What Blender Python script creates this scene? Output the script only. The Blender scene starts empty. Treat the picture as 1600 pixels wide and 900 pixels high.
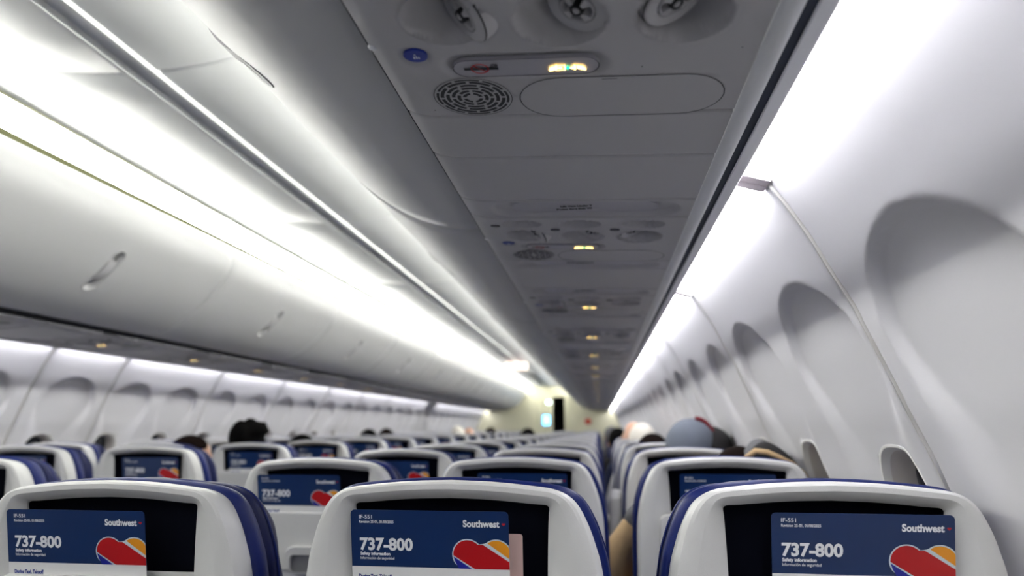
import bpy, bmesh, math, random
from mathutils import Vector, Matrix

SC = bpy.context.scene
COL = SC.collection
random.seed(7)

# ------------------------------------------------------------------ camera
# cabin frame: x = 0 on the aisle centre line, y forward, z up from the floor
EYE = Vector((1.25, 0.0, 1.20))
FPX = 1067.0
cam_data = bpy.data.cameras.new('camera')
cam_data.sensor_width = 36.0
cam_data.lens = 36.0 * FPX / 1600.0
cam_data.clip_start = 0.02
cam_data.dof.use_dof = True
cam_data.dof.focus_distance = 0.99
cam_data.dof.aperture_fstop = 2.7
cam = bpy.data.objects.new('camera', cam_data)
COL.objects.link(cam)
YAW = math.atan(138.0 / FPX)
PITCH = math.atan(218.0 / math.hypot(FPX, 138.0))
# forward vanishing point sits at pixel (938, 668); horizon level
fwd = Vector((138.0, 218.0, FPX)).normalized()          # world +Y in (right, down, forward)
rgt = Vector((1, 0, 0))
upv = fwd.cross(rgt); upv.normalize()
if upv.y > 0: upv = -upv
xax = fwd.cross(upv).normalized()
if xax.x < 0: xax = -xax
# rows: world axes in camera coords -> camera axes in world coords
cr = Vector((xax.x, fwd.x, upv.x)); cd = Vector((xax.y, fwd.y, upv.y)); cf = Vector((xax.z, fwd.z, upv.z))
M = Matrix((cr, -cd, -cf)).transposed().to_4x4()
M.translation = EYE
cam.matrix_world = M
SC.camera = cam

# ------------------------------------------------------------------ world, exposure
W = bpy.data.worlds.new('night'); SC.world = W
W.use_nodes = True
W.node_tree.nodes['Background'].inputs[0].default_value = (0.004, 0.005, 0.008, 1)
W.node_tree.nodes['Background'].inputs[1].default_value = 1.0
SC.view_settings.view_transform = 'Standard'
SC.view_settings.look = 'None'
SC.view_settings.gamma = 1.0
SC.view_settings.use_curve_mapping = False
SC.view_settings.exposure = 0.85
SC.cycles.max_bounces = 10
SC.cycles.diffuse_bounces = 6
SC.cycles.glossy_bounces = 3
SC.cycles.sample_clamp_indirect = 6.0
WALL_LIGHT = 9.0       # sidewall wash diffusers
CEIL_LIGHT = 9.0       # ceiling wash diffusers
LED_LIGHT = 58.0       # bright LED line at the foot of each ceiling wash diffuser

# ------------------------------------------------------------------ materials
def mat(name, color, rough=0.5, metal=0.0, bump=0.0, scale=400.0, emit=None, strength=0.0, spec=0.5, var=0.0, coat=0.0):
    m = bpy.data.materials.new(name); m.use_nodes = True
    nt = m.node_tree; b = nt.nodes['Principled BSDF']
    b.inputs['Base Color'].default_value = (*color, 1)
    b.inputs['Roughness'].default_value = rough
    b.inputs['Metallic'].default_value = metal
    b.inputs['Specular IOR Level'].default_value = spec
    b.inputs['Coat Weight'].default_value = coat
    if bump > 0 or var > 0:
        tc = nt.nodes.new('ShaderNodeTexCoord'); nz = nt.nodes.new('ShaderNodeTexNoise')
        nz.inputs['Scale'].default_value = scale; nz.inputs['Detail'].default_value = 3
        nt.links.new(tc.outputs['Object'], nz.inputs['Vector'])
        if bump > 0:
            bp = nt.nodes.new('ShaderNodeBump'); bp.inputs['Strength'].default_value = bump
            bp.inputs['Distance'].default_value = 0.001
            nt.links.new(nz.outputs['Fac'], bp.inputs['Height']); nt.links.new(bp.outputs['Normal'], b.inputs['Normal'])
        if var > 0:
            mx = nt.nodes.new('ShaderNodeMix'); mx.data_type = 'RGBA'
            mx.inputs['A'].default_value = (*[c * (1 - var) for c in color], 1)
            mx.inputs['B'].default_value = (*[min(1, c * (1 + var)) for c in color], 1)
            nt.links.new(nz.outputs['Fac'], mx.inputs['Factor']); nt.links.new(mx.outputs['Result'], b.inputs['Base Color'])
    if emit:
        b.inputs['Emission Color'].default_value = (*emit, 1)
        b.inputs['Emission Strength'].default_value = strength
    return m

M_WALL = mat('sidewall laminate', (0.66, 0.652, 0.672), 0.55, bump=0.25, scale=900)
M_BIN = mat('bin plastic', (0.55, 0.55, 0.555), 0.42, bump=0.12, scale=1200)
M_CEIL = mat('ceiling laminate', (0.74, 0.75, 0.75), 0.5)
M_PSU = mat('service panel plastic', (0.43, 0.425, 0.44), 0.5, bump=0.22, scale=1100)
M_LENS = mat('sign lens plastic', (0.36, 0.355, 0.40), 0.3)
M_RAIL = mat('extruded rail', (0.72, 0.73, 0.75), 0.35)
M_LIP = mat('lamp housing lip', (0.80, 0.805, 0.84), 0.45)
M_NAVYGAP = mat('dark gap seal', (0.006, 0.012, 0.03), 0.7)
M_GAPLINE = mat('painted gap line', (0.045, 0.047, 0.018), 0.9, spec=.1)
M_PALEOLIVE = mat('pale olive joint seal', (0.42, 0.43, 0.28), 0.8)
M_BLACK = mat('black', (0.006, 0.006, 0.008), 0.5)
M_GROOVE = mat('groove', (0.02, 0.02, 0.025), 0.8)
M_METAL = mat('seam strip metal', (0.72, 0.71, 0.68), 0.3, metal=0.6)
M_SHELL = mat('white seat shell', (0.69, 0.69, 0.685), 0.36, bump=0.35, scale=700)
M_TRAY = mat('white tray plastic', (0.66, 0.66, 0.655), 0.4)
M_POCKET = mat('black pocket lining', (0.003, 0.0036, 0.009), 0.9, spec=.08)
M_LEATHER = mat('navy blue leather', (0.002, 0.011, 0.11), 0.45, spec=.3, bump=0.3, scale=500, var=0.25)
M_LEATHER2 = mat('dark navy leather', (0.0015, 0.006, 0.06), 0.5, spec=.3, bump=0.3, scale=500, var=0.25)
M_CARD = mat('navy card stock', (0.006, 0.026, 0.105), 0.28)
M_CARDW = mat('white card strip', (0.82, 0.82, 0.82), 0.35)
M_INK = mat('white ink', (0.86, 0.87, 0.9), 0.4)
M_INKN = mat('navy ink', (0.01, 0.03, 0.22), 0.4)
M_GREYINK = mat('grey ink', (0.35, 0.35, 0.36), 0.5)
M_RED = mat('red ink', (0.48, 0.004, 0.008), 0.35)
M_ORANGE = mat('orange ink', (0.85, 0.33, 0.015), 0.35)
M_BLUE = mat('blue ink', (0.01, 0.015, 0.30), 0.35)
M_SILVER = mat('silver ink', (0.62, 0.72, 0.78), 0.3)
M_PINK = mat('pale pink paper', (0.72, 0.50, 0.46), 0.6)
M_CALL = mat('blue button', (0.01, 0.03, 0.30), 0.35)
M_BTN = mat('dark button', (0.03, 0.03, 0.035), 0.4)
M_YELLOW_ON = mat('lit yellow symbol', (0.9, 0.7, 0.2), 0.4, emit=(1.0, 0.66, 0.20), strength=3.2)
M_GREEN_ON = mat('lit green arrow', (0.0, 0.5, 0.2), 0.4, emit=(0.0, 0.85, 0.30), strength=1.8)
M_LAMPW = mat('sidewall lamp diffuser', (0.9, 0.9, 0.95), 0.4, emit=(0.99, 0.985, 1.0), strength=WALL_LIGHT)
M_LAMPC = mat('ceiling lamp diffuser', (0.9, 0.9, 0.88), 0.4, emit=(1.0, 1.0, 0.935), strength=CEIL_LIGHT)
M_LED = mat('ceiling LED line', (0.9, 0.9, 0.88), 0.4, emit=(1.0, 1.0, 0.945), strength=LED_LIGHT)
M_CAP = mat('lamp end cap', (0.66, 0.58, 0.62), 0.4)
M_FLOOR = mat('blue grey carpet', (0.05, 0.06, 0.09), 0.95, bump=0.6, scale=700, var=0.4)
M_FRAME = mat('seat frame grey', (0.22, 0.22, 0.24), 0.4, metal=0.4)
M_ARM = mat('pale grey armrest', (0.48, 0.48, 0.48), 0.45)
M_REVEAL = mat('beige window reveal', (0.62, 0.58, 0.55), 0.5)
M_BEZEL = mat('window bezel', (0.80, 0.79, 0.77), 0.4)
M_SHADE = mat('cream window shade', (0.72, 0.71, 0.65), 0.5)
M_GLASS = mat('night window glass', (0.01, 0.012, 0.02), 0.08)
M_BEIGE = mat('beige bulkhead laminate', (0.62, 0.60, 0.44), 0.5)
M_DARKROOM = mat('dark galley', (0.02, 0.015, 0.012), 0.7)
M_SKIN = mat('skin', (0.62, 0.34, 0.23), 0.5)
M_SKIN2 = mat('light skin', (0.72, 0.42, 0.29), 0.5)
M_HAIRB = mat('black hair', (0.003, 0.0028, 0.0028), 0.9, spec=.05, bump=0.8, scale=220)
M_HAIRD = mat('dark brown hair', (0.009, 0.005, 0.004), 0.9, spec=.05, bump=0.8, scale=220)
M_HAIRW = mat('white hair', (0.80, 0.76, 0.68), 0.7, bump=0.8, scale=220)
M_KNIT = mat('grey knit', (0.15, 0.17, 0.215), 0.9, bump=1.0, scale=260)
M_MAROON = mat('maroon knit', (0.16, 0.012, 0.02), 0.9, bump=1.0, scale=260)
M_TAN = mat('tan canvas', (0.55, 0.38, 0.20), 0.85, bump=0.7, scale=420, var=0.2)
M_GREYW = mat('grey fleece', (0.13, 0.13, 0.14), 0.95, bump=0.9, scale=300, var=0.2)
M_DARKW = mat('black cloth', (0.014, 0.013, 0.014), 0.9)
M_YELLOWC = mat('yellow cloth', (0.70, 0.66, 0.22), 0.85)
M_NAVYC = mat('navy cloth', (0.02, 0.03, 0.08), 0.9)
M_WHITEC = mat('white cloth', (0.7, 0.7, 0.72), 0.9)
M_STRAPY = mat('yellow strap', (0.75, 0.48, 0.02), 0.6)

# ------------------------------------------------------------------ mesh helpers
def make_mesh(name, verts, faces, mats, smooth=True, fmat=None, angle=None):
    me = bpy.data.meshes.new(name)
    me.from_pydata([tuple(v) for v in verts], [], faces)
    for m in (mats if isinstance(mats, (list, tuple)) else [mats]): me.materials.append(m)
    if fmat: 
        for p, k in zip(me.polygons, fmat): p.material_index = k
    me.validate(); me.update()
    if smooth:
        me.polygons.foreach_set('use_smooth', [True] * len(me.polygons))
        if angle is not None: me.set_sharp_from_angle(angle=math.radians(angle))
    return me

def link(name, me, parent=None, loc=None, **props):
    o = bpy.data.objects.new(name, me); COL.objects.link(o)
    if parent is not None: o.parent = parent
    if loc is not None: o.location = loc
    for k, v in props.items(): o[k] = v
    return o

def struct(name, me, loc=None, parent=None):
    o = link(name, me, parent, loc)
    if parent is None: o['kind'] = 'structure'
    return o

def tag(o, label, cat, group=None):
    o['label'] = label; o['category'] = cat
    if group: o['group'] = group
    return o

def thing(name, label, cat, loc=(0, 0, 0), group=None):
    o = bpy.data.objects.new(name, None); COL.objects.link(o)
    o.location = loc; o.empty_display_size = 0.05
    return tag(o, label, cat, group)

def fixn(verts, faces):
    return verts, faces

class G:
    """collects geometry of one mesh"""
    def __init__(s): s.v = []; s.f = []; s.m = []
    def add(s, verts, faces, k=0):
        n = len(s.v); s.v += [tuple(p) for p in verts]; s.f += [tuple(i + n for i in q) for q in faces]; s.m += [k] * len(faces)
    def loft(s, rings, k=0, closed=True, cap0=False, cap1=False):
        n = len(rings[0]); v = [p for r in rings for p in r]; f = []
        for a in range(len(rings) - 1):
            for i in range(n if closed else n - 1):
                j = (i + 1) % n
                f.append((a * n + i, a * n + j, (a + 1) * n + j, (a + 1) * n + i))
        if cap0: f.append(tuple(range(n - 1, -1, -1)))
        if cap1: f.append(tuple((len(rings) - 1) * n + i for i in range(n)))
        s.add(v, f, k)
    def tube(s, pts, r, seg=10, k=0, caps=True, closed=False):
        pts = [Vector(p) for p in pts]; rings = []; n = len(pts)
        prev = None
        for i, p in enumerate(pts):
            a = pts[(i - 1) % n] if (closed or i > 0) else p; b = pts[(i + 1) % n] if (closed or i < n - 1) else p
            t = (b - a).normalized()
            if prev is None:
                ref = Vector((0, 0, 1)) if abs(t.z) < 0.9 else Vector((1, 0, 0))
                u = t.cross(ref).normalized()
            else:
                u = (prev - t * prev.dot(t)).normalized()
            prev = u; w = t.cross(u)
            rr = r[i] if isinstance(r, (list, tuple)) else r
            rings.append([p + (u * math.cos(2 * math.pi * q / seg) + w * math.sin(2 * math.pi * q / seg)) * rr for q in range(seg)])
        if closed: rings.append(rings[0]); caps = False
        s.loft(rings, k, True, caps, caps)
    def box(s, c, d, b=0.0, k=0, seg=2):
        bm = bmesh.new(); bmesh.ops.create_cube(bm, size=1)
        for v in bm.verts: v.co = Vector((v.co.x * d[0], v.co.y * d[1], v.co.z * d[2])) + Vector(c)
        if b > 0: bmesh.ops.bevel(bm, geom=bm.edges[:], offset=min(b, min(d) * 0.49), segments=seg, profile=0.5, affect='EDGES')
        bm.verts.index_update()
        s.add([v.co[:] for v in bm.verts], [[v.index for v in f.verts] for f in bm.faces], k); bm.free()
    def ellipsoid(s, c, r, k=0, nu=24, nv=14, fn=None):
        rings = []
        for a in range(1, nv):
            th = math.pi * a / nv
            rings.append([(math.sin(th) * math.cos(2 * math.pi * q / nu), math.sin(th) * math.sin(2 * math.pi * q / nu), math.cos(th)) for q in range(nu)])
        v = [(0, 0, 1)] + [p for rg in rings for p in rg] + [(0, 0, -1)]
        f = [(0, 1 + i, 1 + (i + 1) % nu) for i in range(nu)]
        for a in range(len(rings) - 1):
            for i in range(nu):
                j = (i + 1) % nu; A = 1 + a * nu; B = A + nu
                f.append((A + i, B + i, B + j, A + j))
        L = len(v) - 1; A = 1 + (len(rings) - 1) * nu
        f += [(L, A + (i + 1) % nu, A + i) for i in range(nu)]
        out = []
        for p in v:
            q = (c[0] + p[0] * r[0], c[1] + p[1] * r[1], c[2] + p[2] * r[2])
            out.append(fn(q) if fn else q)
        s.add(out, f, k)
    def mesh(s, name, mats, smooth=True, angle=40, fix=True):
        me = make_mesh(name, s.v, s.f, mats, smooth, s.m)
        if fix:
            bm = bmesh.new(); bm.from_mesh(me); bmesh.ops.recalc_face_normals(bm, faces=bm.faces[:]); bm.to_mesh(me); bm.free()
        if smooth and angle is not None: me.set_sharp_from_angle(angle=math.radians(angle))
        return me

def catmull(P, n):
    """smooth polyline through the control points, n points per span"""
    out = []
    for i in range(len(P) - 1):
        p0 = Vector(P[max(i - 1, 0)]); p1 = Vector(P[i]); p2 = Vector(P[i + 1]); p3 = Vector(P[min(i + 2, len(P) - 1)])
        if i == 0: p0 = p1 * 2 - p2
        if i == len(P) - 2: p3 = p2 * 2 - p1
        for q in range(n):
            t = q / n
            out.append(0.5 * ((2 * p1) + (p2 - p0) * t + (2 * p0 - 5 * p1 + 4 * p2 - p3) * t * t + (3 * p1 - p0 - 3 * p2 + p3) * t ** 3))
    out.append(Vector(P[-1])); return out

def smooth01(a, b, x):
    if a == b: return 1.0 if x >= b else 0.0
    t = max(0.0, min(1.0, (x - a) / (b - a))); return t * t * (3 - 2 * t)

def stadium(w, h, n=12):
    """rounded outline, half sizes w, h, ends fully round"""
    r = h; out = []
    for q in range(n + 1):
        a = -math.pi / 2 + math.pi * q / n; out.append((w - r + r * math.cos(a), r * math.sin(a)))
    for q in range(n + 1):
        a = math.pi / 2 + math.pi * q / n; out.append((-w + r + r * math.cos(a), r * math.sin(a)))
    return out

def superell(w, h, e=2.6, n=48):
    out = []
    for q in range(n):
        a = 2 * math.pi * q / n; c, s = math.cos(a), math.sin(a)
        out.append((w * math.copysign(abs(c) ** (2 / e), c), h * math.copysign(abs(s) ** (2 / e), s)))
    return out

def round_rect(x0, x1, y0, y1, r, n=5):
    out = []
    for cx, cy, a0 in ((x1 - r, y0 + r, -90), (x1 - r, y1 - r, 0), (x0 + r, y1 - r, 90), (x0 + r, y0 + r, 180)):
        for q in range(n + 1):
            a = math.radians(a0 + 90 * q / n); out.append((cx + r * math.cos(a), cy + r * math.sin(a)))
    return out

def text_mesh(body, size, mats, bold=0.0, align='LEFT', width=None, spacing=1.0):
    """flat lettering in the xy plane, baseline at the origin; width stretches to a given length"""
    cu = bpy.data.curves.new('lettering', 'FONT'); cu.body = body; cu.size = size; cu.align_x = align; cu.offset = bold; cu.space_character = spacing
    cu.fill_mode = 'FRONT'; cu.resolution_u = 3
    ob = bpy.data.objects.new('lettering_tmp', cu); COL.objects.link(ob)
    dg = bpy.context.evaluated_depsgraph_get()
    me = bpy.data.meshes.new_from_object(ob.evaluated_get(dg))
    bpy.data.objects.remove(ob); bpy.data.curves.remove(cu)
    vs = [v.co.copy() for v in me.vertices]; fs = [tuple(p.vertices) for p in me.polygons]
    bpy.data.meshes.remove(me)
    if width and vs:
        w = max(v.x for v in vs) - min(v.x for v in vs)
        if w > 0:
            k = width / w
            for v in vs: v.x *= k
    return vs, fs

class Profile:
    """a cross-section curve (x, z) by arc length; inward normal points to the cabin"""
    def __init__(s, P, n=14, flip=False):
        s.p = catmull([(a, b, 0) for a, b in P], n); s.L = [0.0]
        for a, b in zip(s.p, s.p[1:]): s.L.append(s.L[-1] + (b - a).length)
        s.len = s.L[-1]; s.flip = flip
    def at(s, d):
        d = max(0.0, min(s.len, d)); lo, hi = 0, len(s.L) - 1
        while hi - lo > 1:
            m = (lo + hi) // 2
            if s.L[m] <= d: lo = m
            else: hi = m
        t = (d - s.L[lo]) / max(1e-9, s.L[hi] - s.L[lo]); p = s.p[lo].lerp(s.p[hi], t)
        a = s.p[max(lo - 1, 0)]; b = s.p[min(hi + 1, len(s.p) - 1)]; tg = (b - a).normalized()
        nx, nz = (-tg.y, tg.x) if s.flip else (tg.y, -tg.x)
        return p.x, p.y, nx, nz
    def s_at_z(s, z):
        best = min(range(len(s.p)), key=lambda i: abs(s.p[i].y - z)); return s.L[best]
    def point(s, y, d, off=0.0):
        x, z, nx, nz = s.at(d); return (x + nx * off, y, z + nz * off)

def surf(prof, y0, y1, ny, s0, s1, ns, disp=None, hole=None, side=1, mats=None, name='panel', y_list=None, s_list=None, warp=None):
    ys = y_list or [y0 + (y1 - y0) * i / ny for i in range(ny + 1)]
    ss = s_list or [s0 + (s1 - s0) * j / ns for j in range(ns + 1)]
    A = [prof.at(s_) for s_ in ss]; v = []
    for y in ys:
        for (x, z, nx, nz), s_ in zip(A, ss):
            yy = y
            if warp:
                q = warp(y, s_)
                if q: yy, s2 = q; x, z, nx, nz = prof.at(s2); d = disp(yy, s2)
                else: d = disp(y, s_)
            else: d = disp(y, s_) if disp else 0.0
            v.append((side * (x + nx * d), yy, z + nz * d))
    m = len(ss); f = []
    for i in range(len(ys) - 1):
        for j in range(m - 1):
            if hole and hole((ys[i] + ys[i + 1]) / 2, (ss[j] + ss[j + 1]) / 2): continue
            q = (i * m + j, i * m + j + 1, (i + 1) * m + j + 1, (i + 1) * m + j)
            f.append(q if side > 0 else q[::-1])
    return make_mesh(name, v, f, mats or M_WALL)

Z0 = 1.20; X0 = 1.25
def cab(pts): return [(x + X0, z + Z0) for x, z in pts]
ORD = ['nearest', 'second', 'third', 'fourth', 'fifth', 'sixth', 'seventh', 'eighth', 'ninth', 'tenth', 'eleventh', 'twelfth', 'thirteenth',
       'fourteenth', 'fifteenth', 'sixteenth', 'seventeenth', 'eighteenth', 'nineteenth', 'twentieth', 'twenty-first', 'twenty-second']
Y_BACK, Y_FRONT = -1.9, 17.0

# ------------------------------------------------------------------ setting: walls, floor, ceiling
PW = Profile(cab([(.294, .416), (.329, .362), (.359, .309), (.388, .248), (.414, .198), (.43, .156), (.461, .078), (.483, .018), (.503, -.031),
                  (.522, -.085), (.556, -.2), (.582, -.35), (.582, -.6), (.55, -.85), (.48, -1.1), (.455, -1.2)]), flip=False)
# inward normal must point to -x on the right side
_x, _z, _nx, _nz = PW.at(0.4)
if _nx > 0: PW.flip = not PW.flip
S_ARCH = PW.s_at_z(Z0 + .274)
S_WIN = PW.s_at_z(Z0 - .222)
WIN_H, WIN_W = 0.185, 0.128

def scoop_depth(y, s, yc):
    dy = abs(y - yc); v = s - S_ARCH
    if dy > .26 or v < -.03: return 0.0
    if v < .17:
        q = (math.hypot(dy / .205, (v - .17) / .17) - 1) * .17; wdt = .016
    else:
        hw = .205 - .03 * smooth01(.17, .5, v); q = dy - hw; wdt = .016 + .09 * smooth01(.15, .36, v)
    d = smooth01(0.0, -wdt, q) if False else (1 - smooth01(-wdt, 0.0, q))
    fade = 1 - smooth01(.62, .80, v)
    return -.017 * d * fade

def wall_panel(y0, y1, centres):
    def disp(y, s):
        e = min(y - y0, y1 - y)
        d = -.007 * (1 - smooth01(0.0, .014, e))
        for c in centres: d += scoop_depth(y, s, c)
        return d
    def rad(y, s, c): return ((abs(y - c + .05) / (WIN_W * 1.012)) ** 2.6 + (abs(s - S_WIN) / (WIN_H * 1.012)) ** 2.6) ** (1 / 2.6)
    def hole(y, s):
        return any(rad(y, s, c) < 1 for c in centres)
    def warp(y, s):
        for c in centres:
            q = rad(y, s, c)
            if .955 < q < 1.045: return c - .05 + (y - c + .05) / q, S_WIN + (s - S_WIN) / q
        return None
    n = int((y1 - y0) / .0085)
    ys = [y0 + (y1 - y0) * i / n for i in range(n + 1)]
    ys = sorted(set(ys + [y0 + .003, y0 + .007, y1 - .003, y1 - .007]))
    ss = []; s_ = 0.0
    while s_ < PW.len:
        ss.append(s_); s_ += .0085 if s_ < .85 else .05
    ss.append(PW.len)
    return disp, hole, ys, ss, warp

SEAMS = [-1.9, -.866, .15, 1.166, 2.185, 3.22, 3.79, 4.85, 5.90, 6.95, 8.0, 9.05, 10.1, 11.15, 11.75, 12.8, 13.85, 14.9, 15.95, 17.0]
WINDOWS = []
for k in range(len(SEAMS) - 1):
    a, b = SEAMS[k], SEAMS[k + 1]
    if b - a > .8: cs = [a + .225, a + .745]
    else: cs = [(a + b) / 2]
    if k == 13: cs = []
    for side, nm in ((1, 'wall_right'), (-1, 'wall_left')):
        if side < 0 and b < 1.0: pass
        disp, hole, ys, ss, warp = wall_panel(a, b, cs)
        near = b < 9
        if not near:
            ys = [a, a + .004, a + .012] + [a + (b - a) * i / 50 for i in range(1, 50)] + [b - .012, b - .004, b]
            ss = [i * .018 for i in range(48)] + [PW.len * .8, PW.len]
        struct(nm, surf(PW, a, b, 0, 0, 0, 0, disp, hole if near else None, side, M_WALL, nm, ys, ss, warp if near else None))
        if near:
            for c in cs: WINDOWS.append((side, c, disp))

# windows: bezel ring, funnel reveal, pane and shade
wn = 0
for side, c, disp in WINDOWS:
    wn += 1
    WO = -.05
    def pt(u, w, off):
        x, y, z = PW.point(c + WO + u, S_WIN + w, off); return (side * x, y, z)
    base = disp(c + WO, S_WIN)
    o0 = superell(WIN_W, WIN_H)
    def ring(g, off, rel=True):
        return [pt(u * g, w * g, (disp(c + WO + u * g, S_WIN + w * g) if rel else base) + off) for u, w in o0]
    g = G(); g.loft([ring(1.04, -.004), ring(1.035, .0005), ring(1.02, .0012), ring(1.005, .0008), ring(.985, -.004), ring(.95, -.012)])
    w_ = struct('window_%d' % wn, g.mesh('bezel', M_BEZEL))
    g = G(); g.loft([ring(.955, -.011), ring(.91, -.020, False), ring(.88, -.036, False), ring(.86, -.052, False)])
    struct('window_reveal', g.mesh('window_reveal', M_REVEAL), parent=w_)
    g = G(); v = ring(.87, -.051, False); g.add(v, [tuple(range(len(v)))])
    struct('window_pane', g.mesh('window_pane', M_GLASS, smooth=False), parent=w_)
    # pull-down shade, lowered over most of the opening
    rr = [(u, w) for u, w in superell(WIN_W * .872, WIN_H * .872)]
    lim = -.06
    pts = [(u, max(w, lim)) for u, w in rr]
    g = G(); g.loft([[pt(u, w, base - .042) for u, w in pts], [pt(u, w, base - .038) for u, w in pts]], cap0=True, cap1=True)
    struct('window_shade', g.mesh('window_shade', M_SHADE, angle=30), parent=w_)

# metal seam strips between wall panels
tn = 0
for y in SEAMS[1:-1]:
    for side in (1, -1):
        tn += 1
        g = G(); rows = []
        for i in range(60):
            s_ = .004 + (1.2) * i / 59
            A = [PW.point(y + dy, s_, of) for dy, of in ((-.007, -.012), (-.0042, -.004), (-.0022, .0005), (.0022, .0005), (.0042, -.004), (.007, -.012))]
            rows.append([(side * p[0], p[1], p[2]) for p in A])
        g.loft(rows, closed=False)
        struct('trim_%d' % tn, g.mesh('seam_strip', M_METAL))

# floor
g = G(); g.add([(-1.9, Y_BACK, 0), (1.9, Y_BACK, 0), (1.9, 20.5, 0), (-1.9, 20.5, 0), (-1.9, Y_BACK, -.05), (1.9, Y_BACK, -.05), (1.9, 20.5, -.05), (-1.9, 20.5, -.05)],
               [(0, 1, 2, 3), (7, 6, 5, 4), (0, 4, 5, 1), (1, 5, 6, 2), (2, 6, 7, 3), (3, 7, 4, 0)])
struct('floor', g.mesh('floor', M_FLOOR, smooth=False))

# ceiling panels: half section mirrored
PC = Profile([(0.030, .973 + Z0), (.06, .972 + Z0), (.15, .977 + Z0), (.25, .991 + Z0), (.36, 1.012 + Z0), (.46, 1.030 + Z0), (.52, 1.030 + Z0), (.553, 1.008 + Z0)], flip=False)
_x, _z, _nx, _nz = PC.at(.2)
if _nz > 0: PC.flip = not PC.flip
CS = [-1.291 + 1.45 * k for k in range(13)] + [17.0]
CS[0] = Y_BACK
for a, b in zip(CS, CS[1:]):
    def cdisp(y, s): return -.008 * (1 - smooth01(0.0, .012, min(y - a, b - y)))
    ys = sorted(set([a, a + .003, a + .006, a + .012, b - .012, b - .006, b - .003, b] + [a + (b - a) * i / 8 for i in range(1, 8)]))
    for side in (1, -1):
        struct('ceiling', surf(PC, a, b, 0, 0, PC.len, 0, cdisp, None, side, M_CEIL, 'ceiling', ys, [PC.len * i / 40 for i in range(41)]))
# roof skin above everything so no joint shows the night
g = G(); pr = [(-1.62, 1.60), (-1.5, 2.0), (-1.1, 2.32), (-.5, 2.42), (0, 2.44), (.5, 2.42), (1.1, 2.32), (1.5, 2.0), (1.62, 1.60)]
g.loft([[(x, y, z) for x, z in pr] for y in (Y_BACK, 20.5)], closed=False)
struct('roof', g.mesh('roof', M_BLACK))

def extrude(name, sec, y0, y1, m, side=1, closed=True, smooth=True, kind=True, angle=35):
    g = G(); g.loft([[(side * x, y, z) for x, z in sec] for y in (y0, y1)], closed=closed, cap0=closed, cap1=closed)
    me = g.mesh(name, m, smooth, angle)
    return struct(name, me) if kind else me

# centre ceiling rail: two ridges and a recessed channel
for c in (-.031, .043):
    tn += 1
    extrude('trim_%d' % tn, [(c - .011, Z0 + .985), (c - .011, Z0 + .967), (c - .007, Z0 + .961), (c + .007, Z0 + .961), (c + .011, Z0 + .967), (c + .011, Z0 + .985)], Y_BACK, 12.4, M_CEIL)
tn += 1
extrude('trim_%d' % tn, [(-.021, Z0 + .990), (-.020, Z0 + .979), (.014, Z0 + .979), (.0155, Z0 + .968), (.030, Z0 + .968), (.0315, Z0 + .979), (.036, Z0 + .985), (.036, Z0 + .992), (-.021, Z0 + .992)], Y_BACK, 12.4, M_RAIL)

# rails beside the service panels, dark gap, lamp housing lip
for side in (1, -1):
    def E_(sec, m):
        global tn
        tn += 1
        extrude('trim_%d' % tn, cab(sec), Y_BACK, Y_FRONT, m, side)
    E_([(.179, .41), (.179, .395), (.184, .391), (.195, .389), (.202, .391), (.205, .397), (.205, .43)], M_RAIL)
    E_([(.2040, .432), (.2055, .4035), (.2210, .4045), (.2215, .432)], M_NAVYGAP)
    E_([(.2205, .43), (.2205, .4025), (.2220, .4010), (.2385, .4010), (.2405, .4025), (.2405, .43)], M_LIP)
    # inboard edge seal where the bins meet the service panels
    E_([(-.2520, .47), (-.2520, .4265), (-.2485, .4265), (-.2485, .47)], M_GROOVE)
    # gap above the bins, its darkness and green fringe put into the strip's colour
    E_([(-.6780, .8885), (-.6620, .9235), (-.60, .9235), (-.60, .885), (-.672, .885)], M_GAPLINE)
    E_([(-.7005, 1.0050), (-.7030, 1.0050), (-.7030, 1.012), (-.7005, 1.012)], M_PALEOLIVE)

# ------------------------------------------------------------------ lamps the cabin has
LN = 0
for k in range(len(SEAMS) - 1):
    a, b = SEAMS[k], SEAMS[k + 1]
    if k == 13: continue
    for side in (1, -1):
        sd = 'right' if side > 0 else 'left'
        t = thing('sidewall_light', 'long white sidewall wash light above the %s wall panel on the %s side' % (ORD[k - 2] if k > 1 else ('rearmost' if k == 0 else 'second rearmost'), sd),
                  'light', (side * (X0 + .266), (a + b) / 2, Z0 + .415), 'sidewall wash lights')
        h = (b - a) / 2
        sec = [(-.0240, .008), (-.006, .003), (.012, -.003), (.0290, -.0075), (.0290, .014), (-.0240, .014)]
        g = G(); g.loft([[(side * x, y, z) for x, z in sec] for y in (-h + .028, h - .028)], cap0=True, cap1=True)
        link('diffuser', g.mesh('diffuser', M_LAMPW, False), t)
        for e in (-1, 1):
            g = G(); g.loft([[(side * x, y, z) for x, z in [(p[0] * 1.02, p[1] - .0008) for p in sec]] for y in (e * (h - .028), e * (h - .001))], cap0=True, cap1=True)
            link('end_cap', g.mesh('end_cap', M_CAP, False), t)
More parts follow.
